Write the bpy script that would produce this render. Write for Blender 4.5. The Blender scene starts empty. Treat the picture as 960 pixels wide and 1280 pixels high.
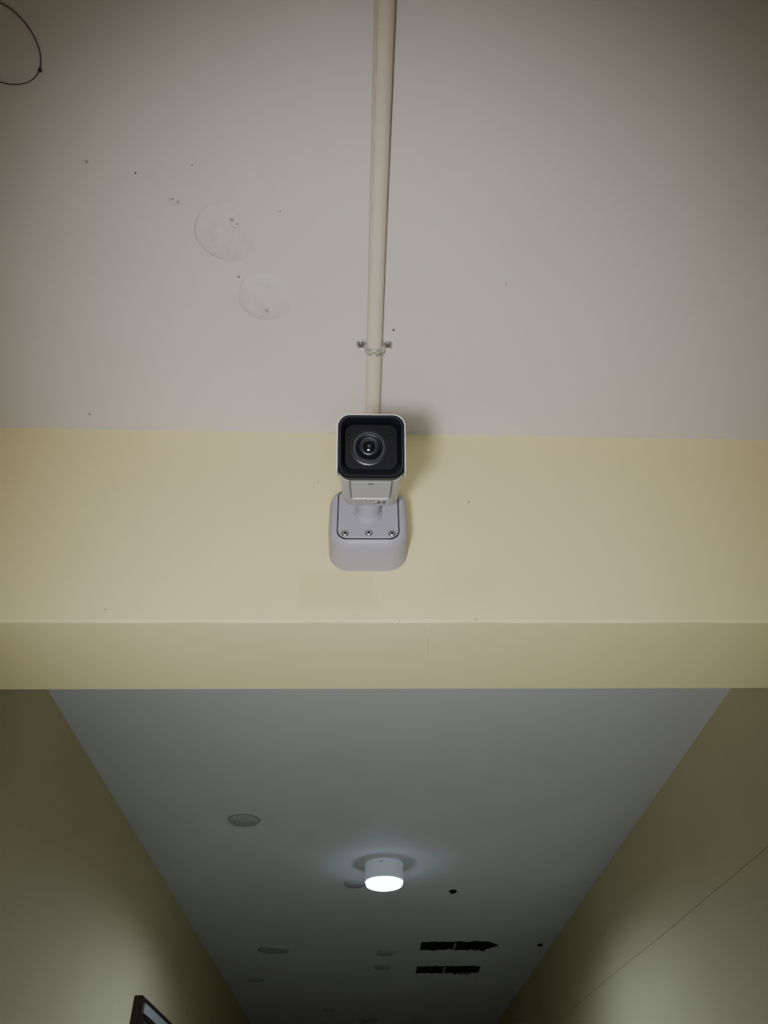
import bpy, bmesh, math, random
from mathutils import Vector, Matrix, noise
random.seed(4)
CZ = 1.70            # eye height of the photographer
CEIL = CZ + 1.1145
XL, XR = -0.915, 1.062
YB, YF = -3.0, 9.0

def ceil_z(x, y):
    return (CZ + 1.1125 - 0.0157 * x) if y < 1.0 else CEIL

# ------------------------------------------------------------ materials
def new_mat(name):
    m = bpy.data.materials.new(name); m.use_nodes = True
    nt = m.node_tree
    return m, nt, nt.nodes['Principled BSDF']

def simple(name, col, rough=0.5, metal=0.0, bump=0.0, scale=200, var=0.04, coat=0.0, emit=None, estr=0, spec=0.5):
    m, nt, b = new_mat(name)
    tc = nt.nodes.new('ShaderNodeTexCoord')
    n = nt.nodes.new('ShaderNodeTexNoise'); n.inputs['Scale'].default_value = scale
    n.inputs['Detail'].default_value = 4
    nt.links.new(tc.outputs['Object'], n.inputs['Vector'])
    r = nt.nodes.new('ShaderNodeValToRGB')
    r.color_ramp.elements[0].position = 0.3; r.color_ramp.elements[1].position = 0.7
    r.color_ramp.elements[0].color = tuple(c * (1 - var) for c in col) + (1,)
    r.color_ramp.elements[1].color = tuple(min(1, c * (1 + var)) for c in col) + (1,)
    nt.links.new(n.outputs['Fac'], r.inputs['Fac'])
    nt.links.new(r.outputs['Color'], b.inputs['Base Color'])
    b.inputs['Roughness'].default_value = rough
    b.inputs['Metallic'].default_value = metal
    b.inputs['Coat Weight'].default_value = coat
    b.inputs['Specular IOR Level'].default_value = spec
    if bump:
        bp = nt.nodes.new('ShaderNodeBump'); bp.inputs['Strength'].default_value = bump
        bp.inputs['Distance'].default_value = 0.001
        nt.links.new(n.outputs['Fac'], bp.inputs['Height'])
        nt.links.new(bp.outputs['Normal'], b.inputs['Normal'])
    if emit:
        b.inputs['Emission Color'].default_value = emit + (1,)
        b.inputs['Emission Strength'].default_value = estr
    return m

def paint(name, col, col2, rough=0.75, stains=(), bump=0.25):
    """emulsion paint on plaster: large soft mottling + trowel undulation + grain, optional stain boxes"""
    m, nt, b = new_mat(name)
    L = nt.links.new
    tc = nt.nodes.new('ShaderNodeTexCoord')
    n1 = nt.nodes.new('ShaderNodeTexNoise'); n1.inputs['Scale'].default_value = 2.3; n1.inputs['Detail'].default_value = 5
    n2 = nt.nodes.new('ShaderNodeTexNoise'); n2.inputs['Scale'].default_value = 14; n2.inputs['Detail'].default_value = 3
    n3 = nt.nodes.new('ShaderNodeTexNoise'); n3.inputs['Scale'].default_value = 350; n3.inputs['Detail'].default_value = 2
    for n in (n1, n2, n3): L(tc.outputs['Object'], n.inputs['Vector'])
    r = nt.nodes.new('ShaderNodeValToRGB')
    r.color_ramp.elements[0].position = 0.35; r.color_ramp.elements[1].position = 0.68
    r.color_ramp.elements[0].color = col2 + (1,); r.color_ramp.elements[1].color = col + (1,)
    L(n1.outputs['Fac'], r.inputs['Fac'])
    out = r.outputs['Color']
    sep = nt.nodes.new('ShaderNodeSeparateXYZ'); L(tc.outputs['Object'], sep.inputs[0])
    def m2(op, a, bb):
        k = nt.nodes.new('ShaderNodeMath'); k.operation = op
        for i, v in enumerate((a, bb)):
            if isinstance(v, (int, float)): k.inputs[i].default_value = v
            else: L(v, k.inputs[i])
        return k.outputs[0]
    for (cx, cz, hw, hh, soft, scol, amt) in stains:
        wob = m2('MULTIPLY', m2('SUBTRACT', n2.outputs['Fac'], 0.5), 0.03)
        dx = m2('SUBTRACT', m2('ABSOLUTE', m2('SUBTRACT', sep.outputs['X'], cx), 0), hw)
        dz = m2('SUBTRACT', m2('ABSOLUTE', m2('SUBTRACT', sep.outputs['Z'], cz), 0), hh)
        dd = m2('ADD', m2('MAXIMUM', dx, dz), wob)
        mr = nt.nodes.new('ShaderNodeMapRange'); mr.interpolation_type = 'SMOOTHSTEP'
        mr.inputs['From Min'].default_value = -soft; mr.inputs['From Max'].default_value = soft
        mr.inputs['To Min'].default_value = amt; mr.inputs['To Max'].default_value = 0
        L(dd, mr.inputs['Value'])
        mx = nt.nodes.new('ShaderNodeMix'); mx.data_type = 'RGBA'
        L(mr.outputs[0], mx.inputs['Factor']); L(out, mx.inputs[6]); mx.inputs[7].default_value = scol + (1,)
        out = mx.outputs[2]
    L(out, b.inputs['Base Color'])
    b.inputs['Roughness'].default_value = rough
    h = m2('ADD', m2('MULTIPLY', n2.outputs['Fac'], 6.0), m2('MULTIPLY', n3.outputs['Fac'], 0.5))
    bp = nt.nodes.new('ShaderNodeBump'); bp.inputs['Strength'].default_value = bump; bp.inputs['Distance'].default_value = 0.0006
    L(h, bp.inputs['Height']); L(bp.outputs['Normal'], b.inputs['Normal'])
    return m

M_ceil = paint('ceiling_paint', (0.66, 0.615, 0.60), (0.62, 0.577, 0.563))
M_ceil2 = paint('corridor_ceiling_paint', (0.76, 0.77, 0.79), (0.72, 0.73, 0.75))
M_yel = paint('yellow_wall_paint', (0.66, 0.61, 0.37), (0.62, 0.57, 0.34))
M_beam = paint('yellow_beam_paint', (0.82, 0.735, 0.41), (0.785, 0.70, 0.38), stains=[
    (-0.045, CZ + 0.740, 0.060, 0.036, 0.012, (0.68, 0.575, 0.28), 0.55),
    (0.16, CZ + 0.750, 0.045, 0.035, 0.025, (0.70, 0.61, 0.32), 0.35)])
M_pvc = simple('cream_pvc', (0.66, 0.59, 0.50), 0.4, var=0.03, scale=30)
M_zinc = simple('galvanised_steel', (0.66, 0.68, 0.70), 0.32, 0.9, scale=80, var=0.15)
M_screw = simple('dark_screw', (0.16, 0.155, 0.15), 0.40, 0.6)
M_camw = simple('camera_white_shell', (0.58, 0.60, 0.67), 0.42, bump=0.05, scale=600, var=0.02)
M_base = simple('camera_base_grey', (0.36, 0.35, 0.41), 0.5, bump=0.05, scale=600, var=0.02)
M_black = simple('gasket_black', (0.012, 0.012, 0.014), 0.5)
M_bez = simple('bezel_black', (0.004, 0.0045, 0.008), 0.45, spec=0.35)
M_rec = simple('recess_black', (0.002, 0.002, 0.003), 0.5, spec=0.2)
M_lens = simple('lens_glass', (0.004, 0.004, 0.006), 0.05, coat=1.0)
M_ring = simple('lens_ring', (0.025, 0.025, 0.028), 0.35, 0.2)
M_white = simple('lamp_body_added_glow', (0.70, 0.72, 0.75), 0.4, var=0.02, emit=(0.66, 0.80, 1.0), estr=0.10)  # faint glow put into the lamp body to brighten the ceiling around it
M_frame = simple('window_white', (0.72, 0.74, 0.76), 0.4, var=0.02)
M_disc = simple('cover_plate_plastic', (0.50, 0.51, 0.53), 0.45, var=0.02)
M_discr = simple('cover_plate_rim', (0.30, 0.30, 0.29), 0.6)
M_patch = simple('dried_filler', (0.62, 0.58, 0.565), 0.85, bump=0.5, scale=60, var=0.05)
M_patchr = simple('filler_edge', (0.54, 0.505, 0.49), 0.85, bump=0.5, scale=80, var=0.10)
M_void = simple('broken_opening_dark', (0.010, 0.010, 0.010), 0.9)
M_chip = simple('chipped_spot', (0.06, 0.05, 0.045), 0.9)
M_chip2 = simple('chipped_spot_soft', (0.36, 0.33, 0.31), 0.9)
M_wire = simple('wire_dark', (0.05, 0.045, 0.04), 0.5)
M_seam = simple('seam', (0.42, 0.39, 0.25), 0.8)
M_brown = simple('door_brown', (0.030, 0.020, 0.016), 0.4)
M_alu = simple('door_strip', (0.50, 0.50, 0.49), 0.35, 0.3)
M_floor = simple('floor_tile', (0.62, 0.62, 0.62), 0.3, scale=6, var=0.06)
M_emit = simple('lamp_diffuser', (0.9, 0.93, 1.0), 0.5, emit=(0.62, 0.80, 1.0), estr=20)
M_print = simple('label_print', (0.16, 0.16, 0.17), 0.6)
M_label = simple('label_paper', (0.72, 0.72, 0.76), 0.5)

# ------------------------------------------------------------ mesh helpers
def finish(bm, name, mat, parent=None, smooth=True, ang=35):
    bmesh.ops.remove_doubles(bm, verts=bm.verts, dist=1e-6)
    bmesh.ops.recalc_face_normals(bm, faces=bm.faces)
    if smooth:
        for f in bm.faces: f.smooth = True
        for e in bm.edges:
            if len(e.link_faces) == 2 and e.calc_face_angle(0) > math.radians(ang): e.smooth = False
    me = bpy.data.meshes.new(name); bm.to_mesh(me); bm.free()
    ob = bpy.data.objects.new(name, me); bpy.context.collection.objects.link(ob)
    mats = mat if isinstance(mat, (list, tuple)) else [mat]
    for mm in mats: me.materials.append(mm)
    if parent: par(ob, parent)
    return ob

def par(ob, parent):
    ob.parent = parent
    ob.matrix_parent_inverse = Matrix.Translation(-parent.location)

def empty(name, loc):
    e = bpy.data.objects.new(name, None); e.location = loc; e.empty_display_size = 0.05
    bpy.context.collection.objects.link(e); return e

def add_box(bm, a, b, mi=0):
    vs = [bm.verts.new((x, y, z)) for x in (a[0], b[0]) for y in (a[1], b[1]) for z in (a[2], b[2])]
    for q in ((0, 1, 3, 2), (4, 6, 7, 5), (0, 4, 5, 1), (2, 3, 7, 6), (0, 2, 6, 4), (1, 5, 7, 3)):
        f = bm.faces.new([vs[i] for i in q]); f.material_index = mi
    return vs

def box(name, a, b, mat, parent=None, bevel=0):
    bm = bmesh.new(); add_box(bm, a, b)
    if bevel: bmesh.ops.bevel(bm, geom=bm.edges[:], offset=bevel, segments=3, affect='EDGES', profile=0.5)
    return finish(bm, name, mat, parent, smooth=bool(bevel))

def add_loft(bm, rings, cap0=True, cap1=True, mi=0):
    R = [[bm.verts.new(p) for p in r] for r in rings]
    n = len(R[0])
    for a, b in zip(R, R[1:]):
        for i in range(n):
            f = bm.faces.new((a[i], a[(i + 1) % n], b[(i + 1) % n], b[i])); f.material_index = mi
    if cap0: bm.faces.new(R[0]).material_index = mi
    if cap1: bm.faces.new(R[-1]).material_index = mi

def loft(name, rings, mat, parent=None, cap0=True, cap1=True, ang=35):
    bm = bmesh.new(); add_loft(bm, rings, cap0, cap1)
    return finish(bm, name, mat, parent, ang=ang)

def rrect(w, h, r, n=8):
    pts = []
    for cx, cy, a0 in ((w/2-r, h/2-r, 0), (-w/2+r, h/2-r, 90), (-w/2+r, -h/2+r, 180), (w/2-r, -h/2+r, 270)):
        for i in range(n + 1):
            a = math.radians(a0 + 90 * i / n)
            pts.append((cx + r * math.cos(a), cy + r * math.sin(a)))
    return pts

def frame_of(axis):
    a = Vector(axis).normalized()
    u = a.orthogonal().normalized(); return a, u, a.cross(u)

def add_rev(bm, base, axis, prof, n=40, mi=0, cap0=True, cap1=True):
    """prof: list of (radius, distance along axis)"""
    a, u, v = frame_of(axis); base = Vector(base)
    add_loft(bm, [[base + a*d + u*(r*math.cos(2*math.pi*i/n)) + v*(r*math.sin(2*math.pi*i/n)) for i in range(n)] for r, d in prof], cap0, cap1, mi)

def rev(name, base, axis, prof, mat, parent=None, n=40, ang=35):
    bm = bmesh.new(); add_rev(bm, base, axis, prof, n)
    return finish(bm, name, mat, parent, ang=ang)

def add_tube(bm, pts, r, n=12, mi=0):
    pts = [Vector(p) for p in pts]
    rings = []
    up = None
    for i, p in enumerate(pts):
        t = (pts[min(i+1, len(pts)-1)] - pts[max(i-1, 0)]).normalized()
        if up is None: up = t.orthogonal().normalized()
        up = (up - t * up.dot(t)).normalized(); s = t.cross(up)
        rr = r[i] if isinstance(r, (list, tuple)) else r
        rings.append([p + up*(rr*math.cos(2*math.pi*k/n)) + s*(rr*math.sin(2*math.pi*k/n)) for k in range(n)])
    add_loft(bm, rings, mi=mi)

def add_blob(bm, c, rx, ry, t, wob=0.2, n=28, seed=0, mi=0, up=Vector((0, 0, -1)), ex=Vector((1, 0, 0)), ey=Vector((0, 1, 0))):
    """thin irregular disc lying on a surface, thickness t towards 'up'"""
    c = Vector(c); r0 = []; r1 = []
    for i in range(n):
        a = 2*math.pi*i/n
        k = 1 + wob * noise.noise(Vector((math.cos(a)*1.3 + seed*3.1, math.sin(a)*1.3, seed*1.7)))*1.6
        p = ex*(rx*k*math.cos(a)) + ey*(ry*k*math.sin(a))
        r0.append(c + p - up*0.0005); r1.append(c + p*0.94 + up*t)
    add_loft(bm, [r0, r1], mi=mi)

# ------------------------------------------------------------ room shell
box('floor', (XL-0.15, YB-0.15, -0.1), (XR+0.15, YF+0.15, 0), M_floor)
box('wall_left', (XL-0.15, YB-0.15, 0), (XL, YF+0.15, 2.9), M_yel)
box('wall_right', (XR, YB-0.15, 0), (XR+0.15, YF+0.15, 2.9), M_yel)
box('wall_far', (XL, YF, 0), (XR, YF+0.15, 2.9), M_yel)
bm = bmesh.new()
add_box(bm, (XL, YB-0.15, 0), (XR, YB, 0.7)); add_box(bm, (XL, YB-0.15, 2.3), (XR, YB, 2.9))
add_box(bm, (XL, YB-0.15, 0.7), (XL+0.25, YB, 2.3)); add_box(bm, (XR-0.25, YB-0.15, 0.7), (XR, YB, 2.3))
finish(bm, 'wall_back', M_yel, smooth=False)
bm = bmesh.new()
x0, x1 = XL+0.25, XR-0.25
for a, b in (((x0, -3.1, .7), (x1, -3.04, .75)), ((x0, -3.1, 2.25), (x1, -3.04, 2.3)), ((x0, -3.1, .75), (x0+.05, -3.04, 2.25)),
             ((x1-.05, -3.1, .75), (x1, -3.04, 2.25)), (((x0+x1)/2-.025, -3.1, .75), ((x0+x1)/2+.025, -3.04, 2.25))):
    add_box(bm, a, b)
finish(bm, 'window_1', M_frame, smooth=False)

bm = bmesh.new()
def slab(bm, y0, y1, tilt, mi):
    zz = lambda x: (CZ + 1.1125 - 0.0157*x) if tilt else CEIL
    vs = [bm.verts.new(p) for p in [(XL-.15, y0, zz(XL-.15)), (XR+.15, y0, zz(XR+.15)), (XR+.15, y1, zz(XR+.15)), (XL-.15, y1, zz(XL-.15)),
          (XL-.15, y0, 2.95), (XR+.15, y0, 2.95), (XR+.15, y1, 2.95), (XL-.15, y1, 2.95)]]
    for q in ((0, 1, 2, 3), (4, 7, 6, 5), (0, 4, 5, 1), (1, 5, 6, 2), (2, 6, 7, 3), (3, 7, 4, 0)):
        bm.faces.new([vs[i] for i in q]).material_index = mi
slab(bm, YB-.15, 1.1, True, 0); slab(bm, 1.1, YF+.15, False, 1)
finish(bm, 'ceiling', [M_ceil, M_ceil2], smooth=False)

# beam: hand-plastered edges wander a little (flat shaded broad faces)
bm = bmesh.new()
N = 90
rings = []
y0, y1, z0, z1 = 1.0, 1.21, CZ + 0.677, CEIL + 0.02
prof = [(y0, z1), (y0, z0 + 0.004), (y0 + 0.0008, z0 + 0.0012), (y0 + 0.003, z0), (y1 - 0.003, z0), (y1, z0 + 0.003), (y1, z1)]
for i in range(N + 1):
    x = XL + (XR - XL) * i / N
    w = 0.0016 * noise.noise(Vector((x * 9, 0, 0))) + 0.0010 * noise.noise(Vector((x * 31, 2, 0)))
    rings.append([Vector((x, y, z + (w if k in (1, 2) else 0))) for k, (y, z) in enumerate(prof)])
add_loft(bm, rings)
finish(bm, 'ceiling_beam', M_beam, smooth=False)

# ------------------------------------------------------------ conduit with saddle clamp
PR = 0.0130
def pipe_x(y): return 0.0085 + (0.947 - y) * 0.015
par_pipe = empty('conduit_pipe', (pipe_x(0), 0, CEIL - PR))
bm = bmesh.new()
ys = [0.9995 - i * 0.05 for i in range(80)]
ys = [y for y in ys if y > -2.98] + [-2.985]
add_tube(bm, [(pipe_x(y) + 0.0006*math.sin(y*7), y, ceil_z(pipe_x(y), 0.5) - PR - 0.0008) for y in ys], PR, n=32)
finish(bm, 'pipe', M_pvc, par_pipe)
bm = bmesh.new()
for a, b in ((0.02, 0.18), (0.2, 0.36), (0.37, 0.42), (0.44, 0.5), (0.53, 0.555), (0.61, 0.65), (0.69, 0.70)):
    P = []
    for k in range(7):
        y = a+(b-a)*k/6
        xc = pipe_x(y) + 0.0006*math.sin(y*7); zc_ = ceil_z(pipe_x(y), .5) - PR - .0008; th = math.radians(228 + 2*math.sin(k*1.3))
        P.append((xc + PR*math.cos(th), y, zc_ + PR*math.sin(th)))
    add_tube(bm, P, 0.0004, n=6)
finish(bm, 'surface_scratch', M_chip2, par_pipe)

cy = 0.79; cxp = pipe_x(cy); cz = ceil_z(cxp, .5)
clamp = empty('saddle_clamp', (cxp, cy, cz - .01))
bm = bmesh.new()
def strap(yc, w, r_out):
    t = 0.0014
    pts = [(-0.030, -0.0035), (-0.0175, -0.0035)]
    for k in range(17):
        a = math.pi + math.pi * k / 16
        pts.append((math.cos(a) * r_out, -PR - 0.0008 + math.sin(a) * r_out))
    pts += [(0.0175, -0.0035), (0.030, -0.0035)]
    P = [Vector((p[0], 0, p[1])) for p in pts]
    rings = []
    for i, p in enumerate(P):
        tg = (P[min(i+1, len(P)-1)] - P[max(i-1, 0)]).normalized()
        nn = Vector((tg.z, 0, -tg.x))
        q = Vector((cxp, yc, cz)) + p
        rings.append([q + Vector((0, -w/2, 0)), q + Vector((0, w/2, 0)), q + nn*t + Vector((0, w/2, 0)), q + nn*t + Vector((0, -w/2, 0))])
    add_loft(bm, rings)
strap(cy, 0.0135, PR + 0.0006)
for dy in (-0.0048, 0.0048):
    pts = [(cxp + math.cos(math.pi + math.pi*k/16)*(PR+0.0024), cy + dy, cz - PR - 0.0008 + math.sin(math.pi + math.pi*k/16)*(PR+0.0024)) for k in range(17)]
    add_tube(bm, pts, 0.0019, n=8)
finish(bm, 'strap', M_zinc, clamp)
bm = bmesh.new()
for s in (-1, 1):
    add_rev(bm, (cxp + s*0.0235, cy, cz + 0.002), (0, 0, -1), [(0.0078, 0), (0.0078, 0.0052), (0.0068, 0.0062)], n=6 if s > 0 else 24)
finish(bm, 'spacer_feet', M_zinc, clamp)
bm = bmesh.new()
for s in (-1, 1):
    add_rev(bm, (cxp + s*0.0235, cy - 0.0005, cz - 0.003), (0, 0, -1), [(0.0040, 0), (0.0040, 0.0045), (0.0026, 0.0060)], n=20)
finish(bm, 'screws', M_screw, clamp)

# ------------------------------------------------------------ CCTV camera
cam_root = empty('security_camera', (0.001, 1.0, CZ + 0.839))
BX, BZ = 0.001, CZ + 0.8395
def base_ring(y, w, h, r, dz=0.0): return [Vector((BX + p[0], y, BZ + dz + p[1])) for p in rrect(w, h, r)]
loft('wall_box', [base_ring(0.9995, .130, .127, .036), base_ring(.950, .129, .126, .036), base_ring(.941, .127, .124, .035),
                  base_ring(.934, .1225, .120, .033), base_ring(.9305, .116, .114, .031), base_ring(.9295, .110, .108, .029)], M_base, cam_root, ang=40)
loft('gasket', [base_ring(.931, .1005, .1085, .017), base_ring(.9288, .1005, .1085, .017)], M_black, cam_root)
loft('cover_plate', [base_ring(.931, .0965, .1045, .0155), base_ring(.9282, .0965, .1045, .0155), base_ring(.9275, .0950, .103, .0150)], M_base, cam_root)
bm = bmesh.new()
for (sx, sz) in ((-.036, .796), (.002, .797), (.039, .796), (-.036, .884), (.039, .884)):
    add_rev(bm, (sx, .9295, CZ + sz), (0, -1, 0), [(0.0048, 0), (0.0048, 0.0026), (0.0040, 0.0032), (0.0026, 0.0032), (0.0022, 0.0022)], n=24)
finish(bm, 'cover_screws', M_zinc, cam_root)
bm = bmesh.new()
for (sx, sz) in ((-.036, .796), (.002, .797), (.039, .796)):
    add_rev(bm, (sx, .9293, CZ + sz), (0, -1, 0), [(0.0060, 0), (0.0060, 0.0021)], n=24)
    add_rev(bm, (sx, .9275, CZ + sz), (0, -1, 0), [(0.0023, 0), (0.0023, 0.0016)], n=6)
finish(bm, 'screw_recesses', M_black, cam_root)

ea = Vector((0, -.853, -.522)).normalized(); en = Vector((0, -.522, .853)).normalized(); ex = Vector((1, 0, 0))
O = Vector((0.0045, .897, CZ + .827))
def T(x, a, z): return O + ex*x + ea*a + en*z
W, Hh, Lb = 0.0905, 0.0885, 0.193
def bring(a, w, h, r, zc, n=8): return [T(p[0], a, zc + p[1]) for p in rrect(w, h, r, n)]
pc = Vector((0.001, .929, CZ + .838))
rc = T(0, 0.012, 0.030)
rev('neck_collar', pc, (rc - pc), [(0.0225, -0.004), (0.0225, 0.004), (0.0215, 0.0065), (0.0195, 0.0075), (0.0190, 0.030), (0.0195, 0.055)], M_base, cam_root)
zc = Hh/2
loft('housing', [bring(-0.014, W-.016, Hh-.022, .012, zc), bring(-.010, W-.007, Hh-.008, .013, zc), bring(.002, W-.004, Hh-.003, .013, zc),
                 bring(Lb-.017, W-.002, Hh-.001, .014, zc), bring(Lb-.0155, W-.006, Hh-.004, .014, zc)], M_camw, cam_root)
bm = bmesh.new()
def ushape(off, z_low):
    r = .017; w = W/2 + off; top = Hh + off
    pts = [(w, z_low)]
    for k in range(9):
        a = math.radians(90*k/8); pts.append((w - r + r*math.cos(a), top - r + r*math.sin(a)))
    for k in range(9):
        a = math.radians(90 + 90*k/8); pts.append((-w + r + r*math.cos(a), top - r + r*math.sin(a)))
    pts.append((-w, z_low)); return pts
def uring(a, zl):
    o = ushape(.0016, zl); i = ushape(.0001, zl)
    return [T(p[0], a, p[1]) for p in o] + [T(p[0], a, p[1]) for p in reversed(i)]
add_loft(bm, [uring(-.014, .062), uring(.06, .050), uring(Lb-.065, .034), uring(Lb-.05, .014), uring(Lb-.016, .006), uring(Lb-.003, .014)])
finish(bm, 'sunshield', M_camw, cam_root)
FA = Lb
rs = [bring(FA-.0165, W-.001, Hh-.001, .016, zc), bring(FA-.001, W-.0003, Hh-.0003, .016, zc), bring(FA+.0015, W-.004, Hh-.004, .015, zc),
      bring(FA+.0015, W-.008, Hh-.009, .014, zc), bring(FA-.003, W-.016, Hh-.020, .013, zc+.002), bring(FA-.013, W-.020, Hh-.026, .012, zc+.002)]
loft('front_bezel', rs, M_bez, cam_root, cap0=False, cap1=False)
loft('window_recess', [bring(FA-.0140, W-.016, Hh-.021, .012, zc+.002), bring(FA-.0125, W-.016, Hh-.021, .012, zc+.002)], M_rec, cam_root)
LC = T(-0.003, FA-.0125, zc + .001)
bm = bmesh.new()
add_rev(bm, LC, ea, [(0.0255, 0), (0.0252, .0028), (0.0235, .0034), (0.0222, .0016), (0.0200, .0014)], cap0=True, cap1=True)
finish(bm, 'lens_outer_ring', M_ring, cam_root)
bm = bmesh.new()
add_rev(bm, LC, ea, [(0.0185, 0), (0.0182, .0060), (0.0170, .0072), (0.0150, .0066), (0.0135, .0048), (0.0120, .0044)], cap0=True, cap1=True)
finish(bm, 'lens_barrel', M_bez, cam_root)
bm = bmesh.new()
add_rev(bm, LC, ea, [(0.0112, .004), (0.0112, .0062), (0.0104, .0064), (0.0098, .0058)], cap0=True, cap1=True)
finish(bm, 'lens_inner_ring', M_ring, cam_root)
bm = bmesh.new()
add_rev(bm, LC, ea, [(0.0094*math.cos(math.radians(a)), .0045 + .0040*math.sin(math.radians(a))) for a in (0, 15, 30, 45, 60, 75, 88)])
finish(bm, 'lens_glass', M_lens, cam_root, ang=80)
bm = bmesh.new()
for s in (-1, 1):
    add_rev(bm, T(-0.002 + s*.0285, FA-.0125, zc+.022), ea, [(0.0028, 0), (0.0028, .001), (.0015, .0022)], n=20)
finish(bm, 'ir_emitters', M_bez, cam_root)
def uplate(name, a0, a1, hw, th, mat, r=.002, off=0):
    cyy = (a0+a1)/2
    mk = lambda z, sh: [T(off+p[0], cyy + p[1], z) for p in rrect(2*hw-sh, a1-a0-sh, r, 4)]
    return loft(name, [mk(0.0035, 0), mk(-th+.0003, 0), mk(-th, .0006)], mat, cam_root)
uplate('hatch_seam', .064, .177, .0300, .0004, M_print)
uplate('service_hatch', .0675, .1735, .0278, .0009, M_camw)
uplate('hatch_lip', .158, .165, .0045, .0014, M_print, r=.001)
uplate('rating_label', .004, .056, .0270, .0004, M_label)
bm = bmesh.new()
for row in range(4):
    x = -.025
    while x < (.006 if row else .020):
        l = random.uniform(.002, .007)
        a = .011 + row * .011
        q = [T(x, a, 0), T(x+l, a, 0), T(x+l, a+.0040, 0), T(x, a+.0040, 0)]
        add_loft(bm, [q, [p - en*.0008 for p in q]]); x += l + .0015
for cx in (.013, .021):
    q = [T(cx-.003, .022, 0), T(cx+.003, .022, 0), T(cx+.003, .044, 0), T(cx-.003, .044, 0)]
    add_loft(bm, [q, [p - en*.0008 for p in q]])
finish(bm, 'label_print', M_print, cam_root, smooth=False)

# ------------------------------------------------------------ ceiling marks
bm = bmesh.new()
pts = []
for k in range(60):
    a = math.radians(-150 + 5.2*k)
    rr = 0.047 * (1 + 0.03*math.sin(3*a))
    x, y = -.474 + rr*math.cos(a), .338 + rr*math.sin(a)*1.03
    pts.append((x, y, ceil_z(x, y) - .002 - .001*math.sin(2*a)))
pts[0] = (pts[0][0], pts[0][1], ceil_z(-.5, 0)+.003); pts[-1] = (pts[-1][0], pts[-1][1], ceil_z(-.5, 0)+.003)
add_tube(bm, pts, .0007, n=8)
add_blob(bm, (-.433, .366, ceil_z(-.433, 0) - .002), .0028, .0022, .002, wob=.4)
finish(bm, 'wire_loop', M_wire)

def cz_(x, y=0): return ceil_z(x, y)
for i, (x, y, r) in enumerate(((-.217, .590, .050), (-.169, .703, .047))):
    root = empty('ceiling_filler_patch', (x, y, cz_(x)))
    bm = bmesh.new(); add_blob(bm, (x, y, cz_(x)), r, r*.97, .0004, wob=.06, n=60, seed=i)
    finish(bm, 'edge', M_patchr, root)
    bm = bmesh.new(); add_blob(bm, (x+.0006, y-.0006, cz_(x)), r*.985, r*.955, .0006, wob=.06, n=60, seed=i)
    finish(bm, 'filler', M_patch, root)

bm = bmesh.new()
for k, (x, y, r, mi) in enumerate([(-.405, .486, .0022, 1), (-.338, .501, .0012, 0), (-.209, .666, .0014, 0), (-.207, .570, .0035, 1), (-.200, .576, .0020, 1),
        (-.292, .5395, .003, 1), (-.284, .543, .0020, 1), (-.170, .7277, .0028, 1), (-.254, .488, .0012, 1), (.223, .670, .0016, 1), (.0435, .762, .0018, 0),
        (-.133, .555, .0014, 1), (-.526, .961, .0020, 1)]):
    add_blob(bm, (x, y, cz_(x) - .0008), r, r*random.uniform(.6, 1.2), .0008, wob=.5, n=14, seed=k+10, mi=mi)
finish(bm, 'paint_chips', [M_chip, M_chip2])
bm = bmesh.new()
for k, (x, y, r) in enumerate(((-.203, .575, .009), (-.17, .727, .008), (-.288, .54, .010))):
    add_tube(bm, [(x + r*math.cos(a), y + r*.8*math.sin(a), cz_(x) - .0008) for a in [math.radians(40 + 20*j) for j in range(11)]], .0006, n=6)
finish(bm, 'brush_ridges', M_patchr)

bm = bmesh.new()
for k, (x, z, r, mi) in enumerate([(-.091, .980, .0014, 1), (.180, .9316, .0016, 0), (-.41, .70, .0016, 1), (.17, .681, .002, 1), (.05, .6785, .0016, 1)]):
    add_blob(bm, (x, .9995, CZ + z), r, r*.8, .0004, wob=.5, n=14, seed=k+40, mi=mi, up=Vector((0, -1, 0)), ex=Vector((1, 0, 0)), ey=Vector((0, 0, 1)))
finish(bm, 'beam_chips', [M_chip, M_chip2])

# ------------------------------------------------------------ corridor ceiling fittings
lx, ly, lr, lh = .076, 3.508, .083, .076
lamp = empty('surface_ceiling_light', (lx, ly, CEIL))
rev('lamp_body', (lx, ly, CEIL + .001), (0, 0, -1), [(lr-.003, 0), (lr, .003), (lr, lh-.002), (lr-.002, lh), (lr-.004, lh), (lr-.005, lh-.006)], M_white, lamp, n=64)
rev('lamp_diffuser', (lx, ly, CEIL - lh + .006), (0, 0, -1), [(lr-.0052, 0), (lr-.0052, .0120), (lr-.008, .0180), (lr-.02, .0225), (.02, .0255)], M_emit, lamp, n=64)
rev('side_screw', (lx-.012, ly-lr+.001, CEIL - .014), (0, -1, 0), [(.003, 0), (.003, .002)], M_screw, lamp, n=12)

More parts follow.
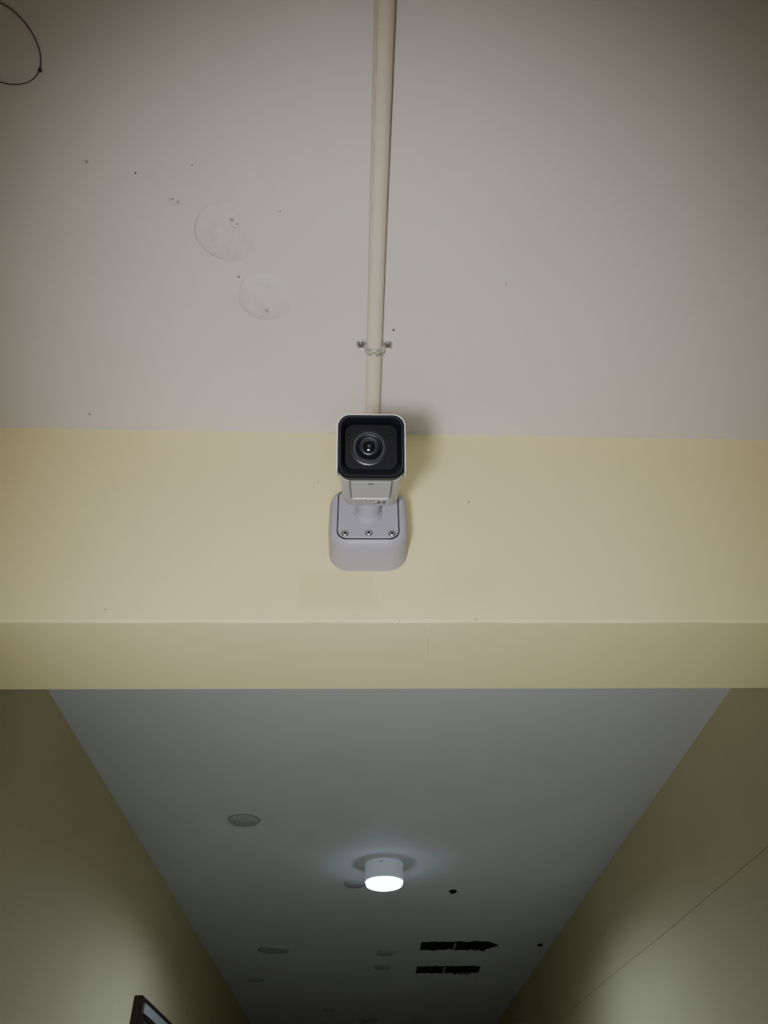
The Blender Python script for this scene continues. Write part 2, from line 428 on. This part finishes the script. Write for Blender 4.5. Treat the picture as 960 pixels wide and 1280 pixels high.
def cover(x, y, r):
    root = empty('ceiling_cover_plate', (x, y, CEIL))
    rev('rim', (x, y, CEIL + .001), (0, 0, -1), [(r, 0), (r, .003), (r-.002, .004)], M_discr, root, n=48)
    rev('plate', (x, y, CEIL + .001), (0, 0, -1), [(r-.003, 0), (r-.003, .007), (r-.006, .0085)], M_disc, root, n=48)
    bm = bmesh.new()
    for s in (-1, 1): add_rev(bm, (x + s*r*.6, y, CEIL - .006), (0, 0, -1), [(.003, 0), (.003, .0025)], n=12)
    finish(bm, 'screws', M_screw, root)
cover(-.471, 2.989, .061); cover(-.055, 3.783, .046)
cover(.114, 5.07, .055); cover(.100, 5.43, .055); cover(-.715, 5.75, .05); cover(-.279, 6.77, .048); cover(.016, 7.22, .085)
root = empty('round_ceiling_patch', (-.534, 4.99, CEIL))
bm = bmesh.new(); add_blob(bm, (-.534, 4.99, CEIL), .09, .085, .003, wob=.08, n=60, seed=3); finish(bm, 'edge', M_discr, root)
bm = bmesh.new(); add_blob(bm, (-.528, 4.985, CEIL), .086, .08, .006, wob=.08, n=60, seed=3); finish(bm, 'filler', M_disc, root)

def ragged(name, x0, x1, y0, y1, tip, seed):
    root = empty(name, ((x0+x1)/2, (y0+y1)/2, CEIL))
    bm = bmesh.new(); n = 26; lo = []; hi = []
    for i in range(n + 1):
        x = x0 + (x1-x0)*i/n
        jit = lambda s: .03*noise.noise(Vector((x*22, s+seed, 0))) + .012*noise.noise(Vector((x*80, s, seed)))
        tp = 1.0
        if tip and i > n*.85: tp = max(.04, (n-i)/(n*.15))
        mid = (y0+y1)/2; h = (y1-y0)/2*tp
        lo.append((x, mid-h+jit(1)*tp)); hi.append((x, mid+h+jit(7)*tp))
    loop = lo + hi[::-1]
    add_loft(bm, [[Vector((p[0], p[1], CEIL+.002)) for p in loop], [Vector((p[0], p[1], CEIL-.004)) for p in loop]])
    finish(bm, 'dark_opening', M_void, root, smooth=False)
    bm = bmesh.new()
    xm = x0 + (x1-x0)*.42
    add_box(bm, (xm, y0+.01, CEIL-.008), (xm+.012, y1-.02, CEIL-.002))
    finish(bm, 'plaster_bridge', M_chip2, root, smooth=False)
    bm = bmesh.new()
    for s in range(3):
        xa = x0+(x1-x0)*(.50+.1*s)
        add_tube(bm, [(xa + .07*k/8, y0 + .02 + .01*s, CEIL - .004 - .035*math.sin(math.pi*k/8)) for k in range(9)], .0028, n=6)
    finish(bm, 'loose_wires', M_void, root)
ragged('broken_ceiling_slot', .311, .755, 4.83, 5.00, True, 1)
ragged('broken_ceiling_slot', .316, .712, 5.42, 5.59, False, 5)
bm = bmesh.new()
add_blob(bm, (.410, 3.90, CEIL-.001), .020, .028, .003, wob=.3, n=16, seed=7)
add_blob(bm, (.997, 4.917, CEIL-.001), .014, .03, .003, wob=.8, n=16, seed=8)
finish(bm, 'ceiling_holes', M_void)

bm = bmesh.new()
pts = [(XR - .0002, y, CZ + z) for y, z in ((1.6, .690), (2.08, .6995), (2.35, .704), (2.59, .7095), (3.0, .716), (3.5, .731), (4.175, .7465), (4.6, .752))]
add_tube(bm, pts, .0010, n=6)
finish(bm, 'wall_hairline_crack', M_seam)
bm = bmesh.new()
add_tube(bm, [(.098 + .002*math.sin(k*1.7), 1.012 + .015*k, CZ + .6768) for k in range(7)], .0009, n=6)
finish(bm, 'beam_hairline_crack', M_beam)

# ------------------------------------------------------------ door on the left wall
dy0, dy1, dz = 3.55, 4.55, CZ + .640
door = empty('door_1', (XL, (dy0+dy1)/2, 0))
bm = bmesh.new(); P = .035
add_box(bm, (XL-.001, dy0, 0), (XL+P, dy0+.07, dz)); add_box(bm, (XL-.001, dy1-.07, 0), (XL+P, dy1, dz)); add_box(bm, (XL-.001, dy0+.07, dz-.07), (XL+P, dy1-.07, dz))
bmesh.ops.bevel(bm, geom=bm.edges[:], offset=.003, segments=2, affect='EDGES')
finish(bm, 'door_frame', M_brown, door)
bm = bmesh.new()
add_box(bm, (XL+.001, dy0+.03, dz-.055), (XL+P+.006, dy1-.03, dz-.022)); add_box(bm, (XL+.001, dy0+.071, 0), (XL+P+.006, dy0+.09, dz-.095))
finish(bm, 'frame_strip', M_alu, door)
box('door_leaf', (XL+.001, dy0+.092, .01), (XL+.015, dy1-.075, dz-.1), M_brown, door)

# ------------------------------------------------------------ lights
def light(name, kind, loc, energy, col, target=None, **kw):
    l = bpy.data.lights.new(name, kind); l.energy = energy; l.color = col
    for k, v in kw.items(): setattr(l, k, v)
    o = bpy.data.objects.new(name, l); o.location = loc; bpy.context.collection.objects.link(o)
    if target is not None: o.rotation_euler = (Vector(target) - Vector(loc)).to_track_quat('-Z', 'Y').to_euler()
    return o
light('window_daylight', 'AREA', (.07, -2.95, 1.5), 4.5, (.92, .96, 1.0), target=(.07, 3, 1.2), shape='RECTANGLE', size=1.4, size_y=1.5)
light('added_vignette_spot', 'SPOT', (-.18, -.10, 1.53), 66, (1.0, .975, .95), target=(.02, .88, 2.53), spot_size=math.radians(68), spot_blend=1.0, shadow_soft_size=.07)  # added spot near the viewpoint, no fixture; its falloff darkens the frame corners
light('added_corridor_fill', 'SPOT', (.05, -.6, .9), 50, (.76, .87, 1.0), target=(.07, 1.95, 2.75), spot_size=math.radians(52), spot_blend=1.0, shadow_soft_size=.25)  # unseen fill added to brighten and cool the corridor ceiling past the beam
light('corridor_lamp_glow', 'SPOT', (lx, ly, CEIL - lh - .024), 42, (.70, .82, 1.0), target=(lx, ly, 0), spot_size=math.radians(174), spot_blend=.5, shadow_soft_size=.06)

w = bpy.data.worlds.new('World'); bpy.context.scene.world = w; w.use_nodes = True
w.node_tree.nodes['Background'].inputs[0].default_value = (.75, .85, 1, 1)
w.node_tree.nodes['Background'].inputs[1].default_value = .4

# ------------------------------------------------------------ camera
p = math.atan(872/961); psi = math.radians(1.65); rho = .0162
F = Vector((math.sin(psi)*math.cos(p), math.cos(psi)*math.cos(p), math.sin(p)))
R0 = Vector((math.cos(psi), -math.sin(psi), 0)); U0 = R0.cross(F)
R = R0*math.cos(rho) - U0*math.sin(rho); U = U0*math.cos(rho) + R0*math.sin(rho)
cd = bpy.data.cameras.new('viewpoint'); cam = bpy.data.objects.new('viewpoint', cd)
bpy.context.collection.objects.link(cam)
cd.sensor_fit = 'VERTICAL'; cd.sensor_height = 32; cd.sensor_width = 24; cd.lens = 961/1280*32
cd.clip_start = .02
cam.matrix_world = Matrix(((R.x, U.x, -F.x, 0), (R.y, U.y, -F.y, 0), (R.z, U.z, -F.z, CZ), (0, 0, 0, 1)))
bpy.context.scene.camera = cam
